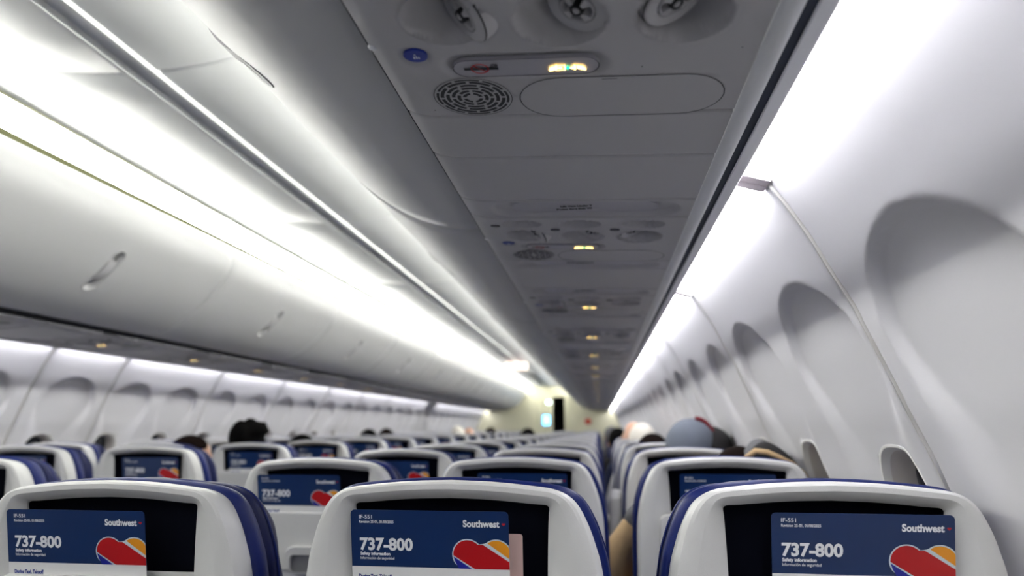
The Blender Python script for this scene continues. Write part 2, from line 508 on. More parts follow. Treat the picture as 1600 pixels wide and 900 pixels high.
for i, (a, b) in enumerate(zip(CS, CS[1:])):
    for side in (1, -1):
        sd = 'right' if side > 0 else 'left'
        t = thing('ceiling_wash_light', 'white ceiling wash light strip over the %s-side bins, %s ceiling bay' % (sd, ORD[i - 1] if i else 'rearmost'), 'light', (side * .58, (a + b) / 2, Z0 + .965), 'ceiling wash lights')
        h = (b - a) / 2
        sec = [(.036, -.034), (.020, -.022), (-.012, .012), (-.028, .036), (-.018, .044), (.046, -.026)]
        g = G(); g.loft([[(side * x, y, z) for x, z in sec] for y in (-h + .004, h - .004)], cap0=True, cap1=True)
        link('diffuser', g.mesh('diffuser', M_LAMPC, False), t)
        g = G(); g.box((side * .014, 0, -.034), (.003, 2 * h - .012, .008)); link('led_line', g.mesh('led_line', M_LED, False), t)
        g = G(); g.box((side * .0, h - .012, .006), (.012, .02, .012), .004)
        link('clip', g.mesh('clip', M_CEIL), t)

# ------------------------------------------------------------------ overhead bins
PB = Profile(cab([(-.2535, .448), (-.295, .447), (-.341, .453), (-.375, .463), (-.418, .480), (-.465, .506), (-.514, .541), (-.56, .580), (-.60, .621), (-.64, .667),
                  (-.69, .735), (-.71, .79), (-.7085, .834), (-.698, .866), (-.684, .888)]), flip=False)
_x, _z, _nx, _nz = PB.at(PB.len * .4)
if _nz > 0: PB.flip = not PB.flip
BIN_L = 1.40; S_DOOR = PB.len - .035
S_LATCH = PB.s_at_z(Z0 + .60)
def bin_meshes(side):
    LY = .13 if side > 0 else 0.0
    h = BIN_L / 2
    LW, LH = .030, .105
    def disp(y, s):
        e = min(y + h, h - y); d = -.010 * (1 - smooth01(0.0, .012, e))
        return d
    def hole(y, s):
        dy = abs(y - LY); ds = max(0.0, abs(s - S_LATCH) - (LH - LW)); return math.hypot(dy, ds) < LW + .001
    ys = sorted(set([-h, -h + .003, -h + .006, -h + .010, h - .010, h - .006, h - .003, h] + [-h + BIN_L * i / 22 for i in range(1, 22)] + [LY - .04 + .08 * i / 26 for i in range(27)]))
    ss = [S_DOOR * i / 90 for i in range(91)]
    door = surf(PB, 0, 0, 0, 0, 0, 0, disp, hole, side, M_BIN, 'bin_door', ys, ss)
    head = surf(PB, 0, 0, 0, 0, 0, 0, lambda y, s: -.001, None, side, M_BIN, 'bin_header', [-h + .004, -h / 2, 0, h / 2, h - .004], [S_DOOR + .003 + (PB.len - S_DOOR - .003) * i / 6 for i in range(7)])
    st = stadium(LH, LW, 10)
    def rg(k, off): return [(side * p[0], p[1], p[2]) for p in [PB.point(LY + v + (k - 1) * v, S_LATCH + u * (1 + (k - 1) * .35), off) for u, v in st]]
    g = G(); g.loft([rg(1.12, -.002), rg(1.08, .002), rg(1.0, .002), rg(.94, -.004), rg(.92, -.024)])
    n0 = len(g.v); v = rg(.93, -.024); g.add(v, [tuple(range(len(v)))])
    cup = g.mesh('latch_cup', M_BIN, True, 35)
    g = G(); rows = []
    for i in range(9):
        u = -.052 + .104 * i / 8; bow = .004 - .010 * (u / .052) ** 2
        rows.append([(side * p[0], p[1], p[2]) for p in [PB.point(LY + dv, S_LATCH + u, of) for dv, of in ((-.025, -.012 + bow), (-.020, bow), (.020, bow), (.025, -.012 + bow))]])
    g.loft(rows, closed=True, cap0=True, cap1=True)
    pad = g.mesh('latch_paddle', M_PSU, True, 35)
    return door, head, cup, pad
for side in (1, -1):
    dm, hm, cm, pm = bin_meshes(side)
    sd = 'right' if side > 0 else 'left'
    y = (1.50 if side > 0 else 1.70) - 2 * BIN_L + BIN_L / 2
    first = 0.0 if side > 0 else 2.0; k = 0; back = ['rearmost', 'last but one from the rear', 'third from the rear']; kb = 0
    while y - BIN_L / 2 < 15.9:
        if y + BIN_L / 2 > Y_BACK:
            t = thing('overhead_bin', 'white curved overhead bin on the %s side, %s' % (sd, ORD[k] + ' one in view' if y > first else back[kb]), 'overhead bin', (0, y, 0), 'overhead bins on the %s' % sd)
            link('bin_door', dm, t); link('bin_header', hm, t)
            lt = link('latch_cup', cm, t); link('latch_paddle', pm, lt)
            if y > first: k += 1
            else: kb += 1
        y += BIN_L

# ------------------------------------------------------------------ passenger service panels
def psu_z(x):
    """underside height, local to z = 0.405 above the eye line"""
    z = .409 - (x + .2) * .034 - .405
    e = x + .247
    if e < .045: z += .010 * (1 - e / .045) ** 2.0
    return z
BOWLS = [(-.150, -.112, .043, 1), (-.031, -.104, .0465, 1), (.093, -.103, .0465, -1), (-.150, -.198, .040, 1), (-.031, -.196, .042, 1), (.094, -.194, .043, 1)]
SIGN = (-.075, -.018, .097, .027)
def in_stadium(x, y, cx, cy, w, h):
    dx = max(0.0, abs(x - cx) - (w - h)); return math.hypot(dx, y - cy) - h
def psu_disp(x, y):
    d = 0.0
    for cx, cy, r, sg in BOWLS:
        q = math.hypot(x - cx, (y - cy) / (1.0 if cy > -.15 else .62)) / r
        if q < 1.12:
            u = max(-1.0, min(1.0, sg * (x - cx) / r))
            d = max(d, (.060 if cy > -.15 else .036) * (max(0.0, 1 - q ** 3.2) ** .55) * (.30 + .70 * ((1 + u) / 2) ** .6))
            if q > .93: d -= .0022 * math.exp(-((q - 1.02) / .04) ** 2)
    q = in_stadium(x, y, *SIGN)
    if q < .004: d += .006 * (1 - smooth01(-.010, .002, q))
    q = math.hypot((x + .196) / .020, (y + .044) / .019)
    if q < 1: d += .0035 * (1 - smooth01(.7, 1.0, q))
    return d
def psu_pt(x, y, off=0.0): return (x, y, psu_z(x) - off)

def plate(outline, c, off0, off1, m, name, zfun=None, k=0):
    g = G(); o = [(c[0] + u, c[1] + v) for u, v in outline]
    zf = zfun or psu_z
    g.loft([[(x, y, zf(x) - off0) for x, y in o], [(x, y, zf(x) - off1) for x, y in o]], cap1=True)
    return g.mesh(name, m, True, 30)
def flat_polys(polys, off, m, name, zf=None):
    g = G()
    for k, P in polys:
        g.add([(x, y, (zf or psu_z)(x) - off) for x, y in P], [tuple(range(len(P)))], k)
    return g.mesh(name, m, False, fix=False)
def ringpoly(outline, outline2):
    n = len(outline); return [(0, [outline[i], outline[(i + 1) % n], outline2[(i + 1) % n], outline2[i]]) for i in range(n)]

def psu_body():
    X = [-.247 + .4255 * i / 122 for i in range(123)]; Y = sorted(set([-.2380, -.2370, -.2350, -.2330, .1090, .1070, .1060, .1099] + [-.2380 + .348 * j / 100 for j in range(101)]))
    v = []
    for y in Y:
        e = min(y - Y[0], Y[-1] - y)
        for x in X: v.append((x, y, psu_z(x) + psu_disp(x, y) + .006 * (1 - smooth01(0, .0045, e))))
    n = len(X)
    f = [(j * n + i, (j + 1) * n + i, (j + 1) * n + i + 1, j * n + i + 1) for j in range(len(Y) - 1) for i in range(n - 1)]
    return make_mesh('panel_body', v, f, M_PSU)
def spin(prof, n=36):
    return [[(r * math.cos(2 * math.pi * q / n), r * math.sin(2 * math.pi * q / n), z) for q in range(n)] for r, z in prof]
def gasper_meshes():
    g = G()
    g.loft(spin([(.0345, .020), (.0345, .0022)]), 0)
    g.loft(spin([(.0345, .0022), (.0338, .0005)]), 1)
    g.loft(spin([(.0335, .0005), (.0325, -.0008), (.030, -.0015), (.0205, -.0015), (.0195, .0)]), 0)
    g.loft(spin([(.0195, .0), (.0190, .006)]), 1)
    for a in (-50, -130):
        g.add([(.026 * math.cos(math.radians(a)) + .0011 * math.cos(q * math.pi / 4), .026 * math.sin(math.radians(a)) + .0011 * math.sin(q * math.pi / 4), -.0019) for q in range(8)], [tuple(range(8))], 1)
    ring_ = g.mesh('gasper', [M_PSU, M_BLACK], True, 35)
    g = G()
    g.loft(spin([(.0186, .010), (.0186, -.0015), (.0172, -.0030), (.0162, -.0020), (.0150, .0040), (.0080, .0050)]), 0)
    g.loft(spin([(.0080, .0050), (.0076, -.0040), (.0066, -.0060), (.0046, -.0060), (.0042, .002)]), 1)
    g.loft(spin([(.0042, .002), (.0040, -.0050), (.0030, -.0066), (.0001, -.0070)]), 0)
    for q in range(4):
        a = math.radians(45 + 90 * q); c, s = math.cos(a), math.sin(a)
        P = [(.0070, -.0020), (.0165, -.0046), (.0165, .0046), (.0070, .0020)]
        lo = [(c * u - s * w, s * u + c * w, -.0044 if u < .01 else -.0026) for u, w in P]
        hi = [(c * u - s * w * 1.25, s * u + c * w * 1.25, .005) for u, w in P]
        g.loft([hi, lo], 0, cap1=True)
    knob = g.mesh('nozzle', [M_PSU, M_BLACK], True, 35)
    return ring_, knob

GAS = [((-.130, -.102, .014), (-.72, -.12, -.68)), ((-.012, -.102, .012), (-.36, -.16, -.92)), ((.084, -.103, .011), (.42, -.08, -.90))]
P_BODY = psu_body(); P_RING, P_KNOB = gasper_meshes()
P_LENS = plate(stadium(.084, .0185), (-.075, -.013), -.005, -.0005, M_LENS, 'sign_lens')
P_LENSLINE = flat_polys(ringpoly([(-.075 + u, -.013 + v) for u, v in stadium(.0845, .019)], [(-.075 + u, -.013 + v) for u, v in stadium(.0835, .018)]), -.0001, M_GROOVE, 'lens_outline')
P_DOOR = plate(stadium(.1235, .050), (.0345, .063), -.002, .0006, M_PSU, 'mask_door')
P_DOORLINE = flat_polys(ringpoly([(.0345 + u, .063 + v) for u, v in stadium(.1248, .0513)], [(.0345 + u, .063 + v) for u, v in stadium(.1235, .050)])
                        + [(0, [(.012, .0175), (.030, .0170), (.030, .0182), (.012, .0187)])], .0009, M_GROOVE, 'door_outline')
def speaker_mesh():
    c = (-.148, .054)
    disc = plate([(.049 * math.cos(2 * math.pi * q / 48), .049 * math.sin(2 * math.pi * q / 48)) for q in range(48)], c, -.002, .0012, M_PSU, 'speaker_grille')
    polys = []
    def arc(r0, r1, a0, a1):
        n = max(3, int((a1 - a0) / 6))
        for i in range(n):
            u0 = math.radians(a0 + (a1 - a0) * i / n); u1 = math.radians(a0 + (a1 - a0) * (i + 1) / n)
            polys.append((0, [(c[0] + r * math.cos(u), c[1] + r * math.sin(u)) for r, u in ((r0, u0), (r1, u0), (r1, u1), (r0, u1))]))
    for i, r in enumerate([.0105, .0175, .0245, .0315, .0385, .0442]):
        n = [4, 6, 6, 8, 8, 8][i]; off = [0, 30, 0, 22, 0, 22][i]
        gap = math.degrees(.0040 / r)
        for q in range(n): arc(r - (.0023 if i < 5 else .0016), r + (.0023 if i < 5 else .0016), off + 360 * q / n + gap / 2, off + 360 * (q + 1) / n - gap / 2)
    n = 60
    for i in range(n): arc(.0485, .0495, 360 * i / n, 360 * (i + 1) / n)
    return disc, flat_polys(polys, .0015, M_BLACK, 'speaker_slots')
P_SPK, P_SLOT = speaker_mesh()
def sign_meshes():
    c = (-.1275, -.0145)
    polys = [(0, [(-.146, -.0175), (-.106, -.0175), (-.106, -.0115), (-.146, -.0115)]), (0, [(-.114, -.0235), (-.106, -.0235), (-.106, -.0215), (-.114, -.0215)]),
             (0, [(-.110, -.0205), (-.106, -.0205), (-.106, -.0185), (-.110, -.0185)])]
    n = 28; r0, r1 = .0088, .0108
    for i in range(n):
        a, b = 2 * math.pi * i / n, 2 * math.pi * (i + 1) / n
        polys.append((1, [(c[0] + r * math.cos(u), c[1] + r * math.sin(u)) for r, u in ((r0, a), (r1, a), (r1, b), (r0, b))]))
    polys.append((1, [(c[0] - .0075, c[1] - .006), (c[0] - .006, c[1] - .0075), (c[0] + .0075, c[1] + .006), (c[0] + .006, c[1] + .0075)]))
    nos = flat_polys(polys, .0009, [M_BLACK, M_RED], 'no_smoking_symbol')
    y = -.0105
    Yp = [[(-.0485, y + .0040), (-.0465, y - .0022), (-.0385, y - .0052), (-.0375, y + .0020), (-.043, y + .0052), (-.0475, y + .0072)],
          [(-.0168, y - .0052), (-.0085, y - .0022), (-.0055, y + .0040), (-.0065, y + .0072), (-.0115, y + .0050), (-.0162, y + .0020)],
          [(-.0235, y - .0005), (-.0200, y - .0035), (-.0200, y + .0035), (-.0235, y + .0015)], [(-.0196, y - .0058), (-.0174, y - .0058), (-.0174, y + .0052), (-.0196, y + .0052)]]
    sq = lambda h: [(-.0350 + a * h, y + b * h - .0002) for a, b in ((-1, -1), (1, -1), (1, 1), (-1, 1))]
    o, i_ = sq(.0058), sq(.0044)
    for q in range(4): Yp.append([o[q], o[(q + 1) % 4], i_[(q + 1) % 4], i_[q]])
    Yp.append(sq(.0022))
    yel = flat_polys([(0, P) for P in Yp], .0010, M_YELLOW_ON, 'seat_belt_symbol')
    gr = flat_polys([(0, [(-.0292, y), (-.0262, y - .0048), (-.0262, y + .0048)]), (0, [(-.0264, y - .0014), (-.0236, y - .0014), (-.0236, y + .0014), (-.0264, y + .0014)])], .0010, M_GREEN_ON, 'green_arrow')
    return nos, yel, gr
P_NOS, P_BELT, P_ARROW = sign_meshes()
def disc_mesh(c, rx, ry, o0, o1, m, name):
    return plate([(rx * math.cos(2 * math.pi * q / 28), ry * math.sin(2 * math.pi * q / 28)) for q in range(28)], c, o0, o1, m, name)
P_CALL = disc_mesh((-.196, -.044), .0138, .0125, -.005, -.0005, M_CALL, 'call_button')
P_ICON = flat_polys([(0, [(-.1985, -.0405), (-.1985, -.0455), (-.1965, -.0455), (-.1965, -.0405)]), (0, [(-.1955, -.0405), (-.1955, -.0465), (-.1940, -.0465), (-.1940, -.0405)]),
                     (0, [(-.1930, -.0405), (-.1930, -.0450), (-.1915, -.0450), (-.1915, -.0405)]), (0, [(-.1968, -.0500), (-.1968, -.0478), (-.1946, -.0478), (-.1946, -.0500)])], .0008, M_INK, 'call_icon')
P_LBTN = [disc_mesh((x, y), .010, .006, -.003, .002, M_BTN, 'light_button') for x, y in ((-.205, -.186), (-.083, -.158), (.040, -.157))]
P_RLENS = [disc_mesh((x, y), .020, .012, -.0165, -.0150, M_LENS, 'reading_light_lens') for x, y in ((-.155, -.198), (-.037, -.196), (.088, -.194))]
P_DOT = flat_polys([(0, [(cx + .0011 * math.cos(q * .785), cy + .0011 * math.sin(q * .785)) for q in range(8)]) for cx, cy in ((.057, -.007), (-.205, .088), (.16, -.04))], .0004, M_BLACK, 'screw_dots')
g = G(); g.ellipsoid((-.243, -.052, .016), (.006, .005, .005)); P_STUD = g.mesh('stud', M_RAIL)

def info_panel(y0, y1, kind):
    """blank or recessed placard strip between the service panels, local to its own mid line"""
    h = (y1 - y0) / 2 - .0006; n = max(8, int(2 * h / .0045)); X = [-.247 + .4255 * i / 110 for i in range(111)]
    Y = sorted(set([-h + .0012, -h + .003, -h + .005, h - .005, h - .003, h - .0012] + [-h + .005 + (2 * h - .01) * i / n for i in range(n + 1)]))
    rw = .178; rh = h * .80
    v = []
    for y in Y:
        e = min(y + h, h - y)
        for x in X:
            z = psu_z(x) + .006 * (1 - smooth01(0, .0045, e))
            if kind: 
                q = in_stadium(x, y, -.020, 0, rw, rh); z += .010 * (1 - smooth01(-.010, .001, q))
            v.append((x, y, z))
    m = len(X)
    return make_mesh('panel_face', v, [(j * m + i, (j + 1) * m + i, (j + 1) * m + i + 1, j * m + i + 1) for j in range(len(Y) - 1) for i in range(m - 1)], M_PSU)
I_FACE = info_panel(-.3435, -.2405, True); I2_FACE = info_panel(.1115, .199, True)
I_LENS = plate(stadium(.138, .030), (-.020, .002), -.0095, -.0050, M_LENS, 'placard_lens'); I2_LENS = plate(stadium(.138, .026), (-.020, .002), -.0095, -.0050, M_LENS, 'placard_lens')
g = G()
for body, yy, wd in (('Life Vest Under Your Seat', -.003, .088), ('Fasten Seat Belt While Seated', .0135, .104)):
    vs, fs = text_mesh(body, .0125, M_BLACK, .0011, 'CENTER', wd)
    g.add([(v.x - .0205, yy - v.y, psu_z(-.02) + .0045) for v in vs], fs)
I_TEXT = g.mesh('lettering', M_BLACK, False, fix=False)
g = G()
for x0, x1, ya, yb in ((-.074, -.052, -.010, -.002), (-.050, .006, -.008, -.003), (.010, .034, -.010, -.002), (-.052, .010, .004, .009)):
    g.add([(x0, ya, psu_z(-.02) + .0045), (x1, ya, psu_z(-.02) + .0045), (x1, yb, psu_z(-.02) + .0045), (x0, yb, psu_z(-.02) + .0045)], [(0, 1, 2, 3)])
I2_TEXT = g.mesh('pictograms', M_BLACK, False, fix=False)
FILL = {}
def filler(y0, y1):
    key = round(y1 - y0, 4)
    if key not in FILL: FILL[key] = info_panel(y0, y1, False)
    return FILL[key]

def align_rot(nv):
    """rotation taking the local -z axis to nv"""
    z = -Vector(nv).normalized(); x = Vector((1, 0, 0)); x = (x - z * x.dot(z)).normalized(); y = z.cross(x)
    return Matrix((x, y, z)).transposed().to_4x4()

def service_row(side, Yb, k, first=False, last=False):
    if side < 0: k -= 2
    sd = 'right' if side > 0 else 'left'; sc = (side, 1, 1)
    def T(name, label, cat, dy, grp):
        t = thing(name, label, cat, (side * X0, Yb + dy, Z0 + .405), grp); t.scale = sc; return t
    t = T('service_panel', 'grey overhead service panel with air nozzles and lit belt sign, %s row on the %s' % (ORD[k], sd), 'service panel', 0, 'overhead service panels')
    link('panel_body', P_BODY, t)
    for (c, nv) in GAS:
        o = link('air_nozzle', P_RING, t); o.matrix_local = Matrix.Translation(Vector(c)) @ align_rot(nv)
        link('nozzle_knob', P_KNOB, o)
    ln = link('sign_lens', P_LENS, t); link('lens_outline', P_LENSLINE, ln); link('no_smoking_symbol', P_NOS, ln)
    b = link('seat_belt_sign', P_BELT, t); b['label'] = 'lit yellow seat belt symbol'; link('green_arrow', P_ARROW, b)
    sp = link('speaker_grille', P_SPK, t); link('grille_slots', P_SLOT, sp)
    d = link('mask_door', P_DOOR, t); link('door_outline', P_DOORLINE, d)
    cb = link('call_button', P_CALL, t); cb['label'] = 'blue call button'; link('call_icon', P_ICON, cb)
    for me in P_LBTN: link('light_button', me, t)
    for me in P_RLENS: link('reading_light', me, t)
    link('screw_dots', P_DOT, t); link('stud', P_STUD, t)
    if not first:
        t = T('placard_panel', 'grey placard strip before the %s service panel on the %s' % (ORD[k], sd), 'placard', -.292, 'placard strips between service panels')
        link('panel_face', I_FACE, t); ln = link('placard_lens', I_LENS, t)
        x = link('lettering', I_TEXT, ln)
        if side < 0: x.scale = (-1, 1, 1); x.location = (-.041, 0, 0)
    if first or side < 0 and False:
        segs = [(.111, .255), (.255, .4605)]
    else:
        t = T('placard_panel', 'grey placard strip with black pictograms just past the %s service panel on the %s' % (ORD[k], sd), 'placard', .155, 'placard strips between service panels')
        link('panel_face', I2_FACE, t); ln = link('placard_lens', I2_LENS, t); link('pictograms', I2_TEXT, ln)
        segs = [(.199, .4605)]
    for q, (a, b) in enumerate(segs):
        t = T('filler_panel', 'plain grey overhead filler panel%s past the %s service panel on the %s' % (' farther' if q else '', ORD[k], sd), 'overhead panel', (a + b) / 2, 'plain filler panels')
        link('panel_face', filler(a, b), t)
ROW_P = .804
for k in range(20):
    Yb = .726 + ROW_P * k
    if k == 0: service_row(1, Yb, k, first=True)
    else: service_row(1, Yb, k)
    if k >= 2: service_row(-1, Yb, k)
# plain liner behind the camera keeps the overhead line closed
for side in (1, -1):
    tn += 1
    extrude('trim_%d' % tn, cab([(-.247, .425), (-.2, .41), (.178, .397), (.178, .41), (-.247, .44)]), Y_BACK, .726 - .24 if side > 0 else .726 + 2 * ROW_P - .345, M_PSU, side)

# ------------------------------------------------------------------ seats
TOPZ = Z0 - .073
RAKE = math.tan(math.radians(7))
def rk(x, y, z): return (x, y - z * RAKE, TOPZ + z)
HALF_OUT = [(-.216, -.70), (-.2255, -.42), (-.2245, -.20), (-.218, -.128), (-.210, -.094), (-.199, -.061), (-.1825, -.031), (-.158, -.0150), (-.12, -.0085), (-.06, -.0032), (0, -.0012)]
HALF_IN = [(-.1405, -.138), (-.1408, -.122), (-.1412, -.106), (-.1417, -.090), (-.1423, -.075), (-.1428, -.062), (-.1434, -.050), (-.1425, -.0375), (-.12, -.0350), (-.06, -.0300), (0, -.0280)]
def full(half, n=4):
    L = [(p.x, p.y) for p in catmull([(a, b, 0) for a, b in half], n)]
    R = [(-x, z) for x, z in L[::-1]][1:]
    P = L + R
    x0, z0 = P[-1]; x1, z1 = P[0]
    return P + [(x0 + (x1 - x0) * i / 10, z0 + (z1 - z0) * i / 10) for i in range(1, 10)]
OUT = full(HALF_OUT); INN = full(HALF_IN)
def lerp_ring(t, y): return [rk(a[0] + (b[0] - a[0]) * t, y, a[1] + (b[1] - a[1]) * t) for a, b in zip(OUT, INN)]
def grow(o, y, zmin=None, oz=None):
    r = []
    for x, z in OUT:
        if zmin is not None: z = max(z, zmin)
        kx = 1 + o / .22
        r.append(rk(x * kx, y, z + (oz if oz is not None else o) * smooth01(-.25, -.02, z)))
    return r
def inner_ring(y, drop): return [rk(x, y, z if z > -.1375 else z - drop) for x, z in INN]

def seat_meshes():
    D = {}
    g = G()
    g.loft([grow(-.004, .050, oz=-.010), grow(0, .040, oz=-.006), grow(0, .014, oz=-.0015), lerp_ring(.035, .002), lerp_ring(.10, -.0065), lerp_ring(.20, -.0095), lerp_ring(.47, -.0100), lerp_ring(.50, -.0094),
            lerp_ring(.95, .0045), lerp_ring(1.0, .0075)], 0)
    bz = [rk(x, y_, z) for (x, z), y_ in zip(INN, [0] * len(INN))]
    g.loft([inner_ring(.0075, 0), inner_ring(.011, .0)], 0)
    D['back_shell'] = g.mesh('back_shell', M_SHELL, True, 28)
    g = G()
    def dr(y, drop): return [rk(x * 1.0, y, z if z > -.137 else z - drop) for x, z in INN]
    g.loft([dr(.011, 0), dr(.0115, .07), dr(.036, .07)]); v = dr(.036, .07); g.add(v, [tuple(range(len(v)))])
    D['literature_pocket'] = g.mesh('literature_pocket', M_POCKET, True, 40)
    # backrest cushion
    g = G()
    g.loft([grow(-.012, .034, oz=-.012), grow(.002, .036, oz=-.003), grow(.0085, .044, oz=.0008), grow(.0105, .056, oz=-.0005), grow(.0085, .070, oz=-.004), grow(-.002, .082, oz=-.012), grow(-.03, .090, oz=-.03)], 0, cap1=True)
    D['backrest'] = g.mesh('backrest', M_LEATHER, True, 60)
    # headrest with soft wings
    g = G()
    H = []
    for o, y, dz in ((-.012, .080, -.014), (.001, .084, -.007), (.006, .096, -.0045), (.008, .112, -.0055), (.003, .126, -.010), (-.014, .134, -.02), (-.05, .136, -.04)):
        r = []
        for x, z in OUT:
            zz = max(z, -.215); kx = 1 + o / .22
            if zz <= -.2149: kx *= .95
            wave = .0022 * math.sin(x * 55 + 1.0) * smooth01(-.04, 0, z)
            r.append(rk(x * kx, y + (.004 * math.sin(zz * 60) if y > .09 else 0), zz + dz * smooth01(-.1, -.02, z) + wave))
        H.append(r)
    g.loft(H, cap0=True, cap1=True)
    # welt seam along the side
    D['headrest'] = g.mesh('headrest', M_LEATHER2, True, 60)
    g = G()
    g.tube([Vector(rk(x * 1.036, .104, z - .006 * smooth01(-.1, -.02, z))) for x, z in OUT if z > -.20], .0022, 6)
    D['welt'] = g.mesh('welt', M_LEATHER, True, 60)
    # tray table and its latch lip
    g = G(); o = round_rect(-.170, .170, -.292, -.1435, .018)
    g.loft([[rk(x, -.003, z) for x, z in o], [rk(x, -.0125, z) for x, z in o], [rk(x * .985, -.0155, -.219 + (z + .219) * .97) for x, z in o]], cap1=True)
    D['tray_table'] = g.mesh('tray_table', M_TRAY, True, 40)
    g = G(); o = round_rect(-.078, .078, -.296, -.228, .030)
    ii = round_rect(-.062, .062, -.298, -.250, .014)
    g.loft([[rk(x, -.014, z) for x, z in o], [rk(x, -.026, z) for x, z in o], [rk(x * .96, -.031, -.262 + (z + .262) * .93) for x, z in o], [rk(x, -.029, z) for x, z in ii], [rk(x, -.018, z) for x, z in ii]])
    D['tray_latch'] = g.mesh('tray_latch', M_TRAY, True, 40)
    g = G(); g.add([rk(x, -.0165, z) for x, z in ii], [tuple(range(len(ii)))]); D['latch_recess'] = g.mesh('latch_recess', M_FRAME, False)
    vs, fs = text_mesh('FASTEN SEAT BELT', .0075, M_GREYINK, .0002, 'CENTER', .036)
    g = G(); g.add([rk(v.x + .052, -.0162, v.y - .170) for v in vs], fs); D['lettering'] = g.mesh('lettering', M_GREYINK, False, fix=False)
    # seat cushion, armrest, base
    g = G()
    def cush(y, k, z0, z1): return [(x * k, y, z0 + (z1 - z0) * (w + .5)) for x, w in [(u * .22, v) for u, v in superell(1, .5, 5, 32)]]
    g.loft([cush(.14, .96, .34, .45), cush(.17, 1, .33, .46), cush(.40, 1, .33, .47), cush(.56, 1, .35, .48), cush(.60, .97, .37, .465)], cap0=True, cap1=True)
    D['seat_cushion'] = g.mesh('seat_cushion', M_LEATHER, True, 50)
    g = G(); g.box((-.262, .34, .632), (.050, .36, .034), .014, seg=3); g.box((-.262, .19, .56), (.030, .05, .14), .010)
    D['armrest'] = g.mesh('armrest', M_ARM, True, 40)
    g = G()
    for yy in (.18, .50): g.box((0, yy, .30), (.50, .05, .05), .012)
    D['crossbeam'] = g.mesh('crossbeam', M_FRAME, True, 40)
    g = G(); g.tube([(-.14, .50, .30), (-.14, .56, .02), (-.14, .60, .012)], .016, 10); g.tube([(-.14, .18, .30), (-.14, .24, .02), (-.14, .20, .012)], .016, 10); g.box((-.14, .40, .012), (.05, .50, .024), .006)
    D['leg'] = g.mesh('leg', M_FRAME, True, 40)
    g = G(); g.tube([(.14, .50, .30), (.14, .56, .02), (.14, .60, .012)], .016, 10); g.tube([(.14, .18, .30), (.14, .24, .02), (.14, .20, .012)], .016, 10); g.box((.14, .40, .012), (.05, .50, .024), .006)
    D['leg2'] = g.mesh('leg', M_FRAME, True, 40)
    return D
SEAT = seat_meshes()

def raised_arm_mesh():
    g = G()
    o = [(.0, -.10), (.0, .14), (.012, .185), (.04, .205), (.072, .19), (.085, .14), (.085, -.10)]
    L = catmull([(a, b, 0) for a, b in o], 4)
    rg = lambda x, k: [(x, .10 + .045 + (p.x - .045) * k, .76 + (p.y - .05) * k + .05) for p in L]
    g.loft([rg(-.286, .86), rg(-.281, .97), rg(-.270, 1.0), rg(-.252, 1.0), rg(-.241, .97), rg(-.236, .86)], cap0=True, cap1=True)
    return g.mesh('armrest', M_ARM, True, 50)
RAISED = raised_arm_mesh()

def make_seat(x, y, label, grp, raised=False, far=False):
    t = thing('airline_seat', label, 'seat', (x, y, 0), grp)
    sh = link('back_shell', SEAT['back_shell'], t); link('literature_pocket', SEAT['literature_pocket'], sh)
    link('backrest', SEAT['backrest'], t); hr = link('headrest', SEAT['headrest'], t); link('welt', SEAT['welt'], hr)
    tr = link('tray_table', SEAT['tray_table'], t); la = link('tray_latch', SEAT['tray_latch'], tr); link('latch_recess', SEAT['latch_recess'], tr); link('lettering', SEAT['lettering'], tr)
    link('seat_cushion', SEAT['seat_cushion'], t); ar = link('armrest', RAISED if raised else SEAT['armrest'], t)
    if x < 0: ar.scale = (-1, 1, 1)
    link('crossbeam', SEAT['crossbeam'], t); link('leg', SEAT['leg'], t); link('leg', SEAT['leg2'], t)
    return t

